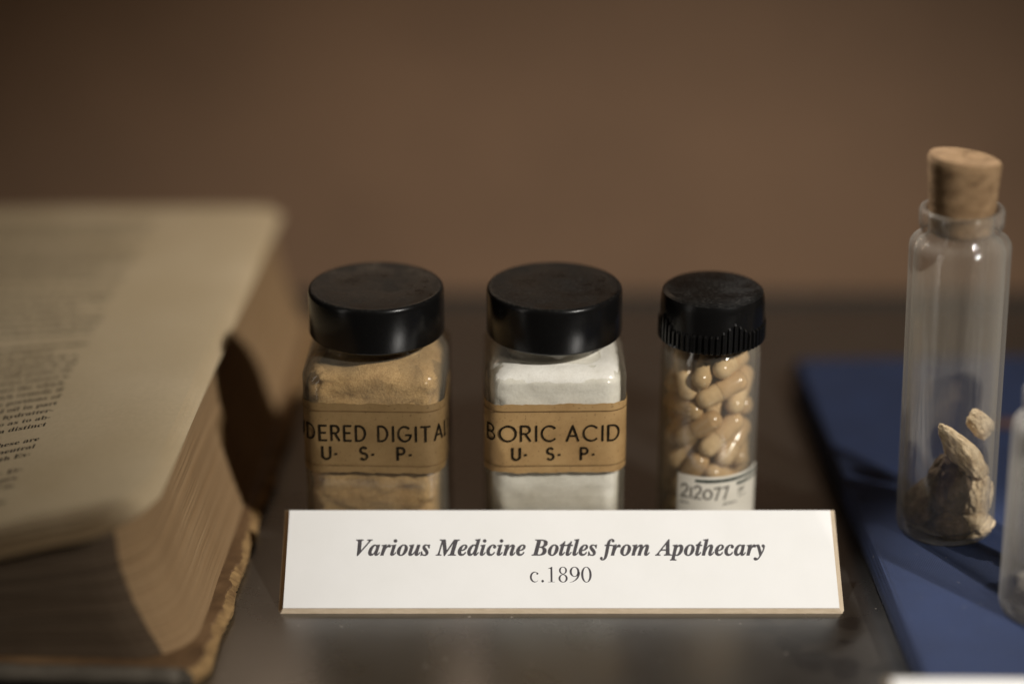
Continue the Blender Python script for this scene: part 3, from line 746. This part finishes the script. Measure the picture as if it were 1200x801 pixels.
def page_z(x, y):
    s = FL - x
    return top_z(x - FL, y) + 1.55 - 0.5 * math.exp(-s / 4.0) - 0.6 * math.exp(-(y + 3) / 5.0) + 0.25 * nz(x, y, 9, .03)
near = ['e', '', 'in.', 'pes,', '- Er-', '', 'with Ex-', 'are neutral', 'these are', '', 'a distinct', 'as to ab-', 'hydratter-', 'in part', 'portions of', 'remedy if']
words = 'the of and to in is with acid water which form salt by are it when heat added be dried root leaves used solution from as or at alcohol mixed been tincture grains extract powder weak dose oil part parts for may'.split()
def fill(nch):
    s = ''
    while len(s) < nch: s += random.choice(words) + ' '
    return s[:nch].strip()
xr0 = -45.0
for i in range(52):
    y = 12.3 + i * 4.4
    if y > 216: break
    if i < len(near):
        if not near[i]: continue
        tail = near[i]; short = {0: 15, 2: 10, 3: 7, 4: 4}.get(i, 0)
        body = (fill(18) + ' ' + tail) if tail not in ('e',) else fill(14) + 'e'
        xr = xr0 + (i % 3) * .15
    else:
        if i % 9 == 5: continue
        body = fill(46 if i % 7 else 30); xr = xr0 + random.uniform(-1.2, .5) - (9 if i % 7 == 0 else 0)
    V, Fc = plain_text(math_b(body), 1.0)
    if not V: continue
    mx = max(v[0] for v in V); k = 3.5
    VV = []
    for (x, yy) in V:
        X, Y = xr + (x - mx) * k, y + yy * k
        VV.append((X, Y, page_z(X, Y) + 0.09))
    build('lettering', VV, Fc, 'ink', pg)
# lower cover board with ragged fore-edge
V, rows = [], []
ys = [-6 + i * 0.8 for i in range(int(244 / 0.8))]
tops = []
for y in ys:
    rag = 11.0 + 1.2 * nz(0, y, 2, .05) + .5 * nz(1, y, 5, .22) + .3 * nz(3, y, 8, .9) + .22 * nz(5, y, 8, 2.3)
    if y < 0: rag -= 0.10 * y ** 2
    r1 = rag - 2.0 - 1.6 * nz(4, y, 1, .16) - 0.7 * nz(9, y, 4, .6)      # where the leather has worn off
    tops.append((y, r1, rag))
n = 6
for (y, r1, rag) in tops:
    b0 = 0.3
    V += [(-PWD, y, 5.0), (r1 - .2, y, 5.0 + .15 * nz(r1, y, 1, .5)), (r1, y, 4.4 + .25 * nz(r1, y, 3, .8)), (rag, y, 2.6 + .4 * nz(rag, y, 6, .9)), (rag - .5 + .4 * nz(rag, y, 2, .9), y, b0), (-PWD, y, b0)]
Fc, mi = [], []
for j in range(len(tops) - 1):
    for i in range(n):
        a, b_ = j * n + i, j * n + (i + 1) % n
        Fc.append((a, b_, b_ + n, a + n)); mi.append({0: 0, 1: 0, 2: 1, 3: 1, 4: 0, 5: 0}[i])
Fc.append(tuple(range(n))); mi.append(2)
Fc.append(tuple((len(tops) - 1) * n + i for i in reversed(range(n)))); mi.append(0)
cv = build('cover', V, Fc, None, B, False, ['leather', 'frayed', 'scuffed'], mi); tag(cv, 'brown cover board with ragged yellowish edge')
# rolled, scuffed leather lip along the tail of the cover
rg = []
for i in range(46):
    x = -PWD + 2 + i * (PWD + 1.5) / 45; ring = []
    rr = 2.6 + .35 * nz(x, 0, 2, .2) + .2 * nz(x, 5, 2, .8)
    for k in range(12):
        a = 2 * math.pi * k / 12; ring.append((x, -7.0 - .25 * nz(x, 1, 1, .15) + rr * .8 * math.cos(a), 2.95 + rr * math.sin(a)))
    rg.append(ring)
build('cover_lip', *loft(rg), 'scuffed', B, True)

# ------------------------------------------------------------------ blue book
bb = thing('blue_book', 'flat navy blue cloth book lying under the glass tubes', 'book', (110.0, 0, 0), (0, 0, R(2.3)))
X1 = 190
def slab(x0, x1, y0, y1, z0, z1): return box(x0, x1, y0, y1, z0, z1)
c1 = build('front_cover', *slab(-4.5, X1, -97, 122, 8.2, 10.0), 'blue_cloth', bb); bevel(c1, .7)
c2 = build('back_cover', *slab(-4.5, X1, -97, 122, 0.3, 2.1), 'blue_cloth', bb); bevel(c2, .7)
sp = []
for y in (-97, 122):
    sp.append([(-5.0 - 1.6 * math.sin(math.pi * i / 10), y, 0.5 + 9.2 * i / 10) for i in range(11)] + [(-3.2, y, 9.7 - 9.2 * i / 10) for i in range(11)])
build('spine', *loft(sp), 'blue_cloth', bb, True, sharp=40)
build('page_block', *slab(-3.0, X1 - 3, -94, 119, 2.2, 8.1), 'fore_edge', bb)
o = build('cloth_strip', *box(153, 178, 60, 64, 10.15, 12.2), 'red_band'); bevel(o, .6)
o.rotation_euler = (0, 0, R(1.6)); tag(o, 'dull red strip lying on the blue book behind the glass tubes', 'strip')

# ------------------------------------------------------------------ corked tubes
def tube(name, label, loc, lean, r, h, glass, corked=True):
    t = thing(name, label, 'glass tube', loc, lean)
    pr = [(0.2, 1.0), (r * .55, .9), (r - 2.6, .35), (r - 1.2, .25), (r - .35, 1.0), (r, 2.6), (r, h - 3.4), (r - .2, h - 2.1), (r - .8, h - 1.1), (r - 1.7, h - .5), (r - 2.6, h), (r - 3.1, h + .8), (r - 3.15, h + 2.0),
          (r - 2.8, h + 2.6), (r - 2.45, h + 3.5), (r - 2.4, h + 7.2), (r - 2.7, h + 8.0), (r - 3.5, h + 8.3),
          (r - 4.4, h + 8.0), (r - 4.9, h + 6.5), (r - 5.1, h + 1.0), (r - 4.2, h - 1.0), (r - 2.2, h - 2.2), (r - 1.4, h - 4.5), (r - 1.35, 4.5), (r - 2.2, 3.0), (r - 5, 2.4), (.2, 2.2)]
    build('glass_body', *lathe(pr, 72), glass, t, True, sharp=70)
    if corked:
        rc = r - 5.3; rg = []
        for i, (rr, z) in enumerate([(0.2, h + 1.0), (rc - .7, h + 1.0), (rc - .2, h + 1.5)] + [(rc - .1 + (1.35 if q > .35 else 3.6 * q) * q, h + 1.5 + 20.5 * q) for q in [k / 16 for k in range(1, 17)]] + [(rc + .7, h + 22.9), (0.2, h + 23.1)]):
            ring = []
            for k in range(48):
                a = 2 * math.pi * k / 48
                d = 1 + .012 * nz(math.cos(a) * 3, math.sin(a) * 3, z * .5)
                zz = z - (1.5 * math.cos(a - .3) * max(0, (z - h - 15) / 8) if z > h + 15 else 0)
                ring.append((rr * d * math.cos(a), rr * d * math.sin(a), zz))
            rg.append(ring)
        build('cork', *loft(rg), 'cork', t, True, sharp=50)
    return t
TX, TY, TZ = 128.5, -3, 10.05
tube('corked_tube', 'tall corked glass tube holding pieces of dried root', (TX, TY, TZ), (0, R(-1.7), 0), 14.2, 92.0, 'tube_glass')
tube('glass_tube', 'short clouded glass tube with grey lump inside beside the tall corked tube', (148.8, -51, TZ), (0, R(-1.0), 0), 14.2, 58.0, 'cloudy_glass')

def lump(name, mt, loc, size, rot, seed, label, cat, group=None, pointed=0.0, rough=0.10, furrow=0.06):
    bm = bmesh.new(); bmesh.ops.create_icosphere(bm, subdivisions=5, radius=1.0)
    E = Euler([R(a) for a in rot]).to_matrix()
    for v in bm.verts:
        p = v.co.copy()
        q = Vector((p.x * 1.0, p.y * 1.0, p.z * .35))
        d = 1 + .22 * noise.noise(p * 1.1 + Vector((seed, 0, 0))) - furrow * abs(noise.noise(q * 3.2 + Vector((0, seed, 0)))) + rough * noise.noise(p * 4 + Vector((0, seed, 0))) + .05 * noise.noise(q * 9 + Vector((0, 0, seed)))
        # flattened faces, like cut root
        p = p * d
        for ax in (Vector((1, .4, .2)).normalized(), Vector((-.5, .8, .3)).normalized()):
            k = p.dot(ax)
            if k > .72: p -= ax * (k - .72) * .8
        tp = 1 - pointed * max(0, p.z)
        p.x *= tp; p.y *= tp
        v.co = E @ Vector((p.x * size[0], p.y * size[1], p.z * size[2])) * MM
    me = bpy.data.meshes.new(name); bm.to_mesh(me); bm.free()
    me.polygons.foreach_set('use_smooth', [True] * len(me.polygons)); me.materials.append(M[mt])
    o = bpy.data.objects.new(name, me); COL.objects.link(o); o.location = Vector(loc) * MM
    return tag(o, label, cat, group)
def T(px, py, dy):
    return pix(px, py, TY + dy)
RP = [('root_brown', (1112, 568, -2), (7.4, 6.4, 10.6), (0, -12, 20), 1, 'large dark brown root piece in the middle of the corked tube', 0),
      ('root_pale', (1125, 528, -2), (4.8, 4.6, 11.0), (0, -38, 0), 2, 'long pointed pale root piece on top of the dark one', .42),
      ('root_pale', (1149, 496, 2), (3.5, 2.6, 4.9), (0, -35, 0), 3, 'small pale oval root piece leaning high against the glass', 0),
      ('root_pale', (1145, 580, -2), (4.6, 4.6, 7.6), (0, 6, 10), 4, 'blocky tan root piece right of the dark one', 0),
      ('root_pale', (1141, 613, -4), (6.4, 5.0, 3.9), (0, -26, 0), 5, 'palest root piece on the tube bottom by its side', 0),
      ('root_brown', (1117, 616, -8), (5.4, 3.8, 4.2), (0, 12, 0), 6, 'greyish brown root piece at the front of the tube bottom', 0),
      ('root_brown', (1084, 582, 0), (4.8, 5.2, 9.5), (0, 26, 0), 7, 'dark narrow root piece against the shaded side of the tube', .3),
      ('root_brown', (1098, 612, 3), (8.0, 7.0, 5.4), (0, 0, 0), 8, 'dark root piece lying under the large one', 0)]
for mt, pp, sz, ro, sd, lbl, pt in RP:
    lump('root_piece', mt, T(*pp), sz, ro, sd, lbl, 'root', pointed=pt)
lump('crystal_lump', 'salt', (148.8, -52.5, TZ + 8.0), (10.0, 8.5, 6.0), (0, 0, 0), 21, 'pale grey crumbly lump on the bottom of the clouded tube', 'lump', rough=.25)
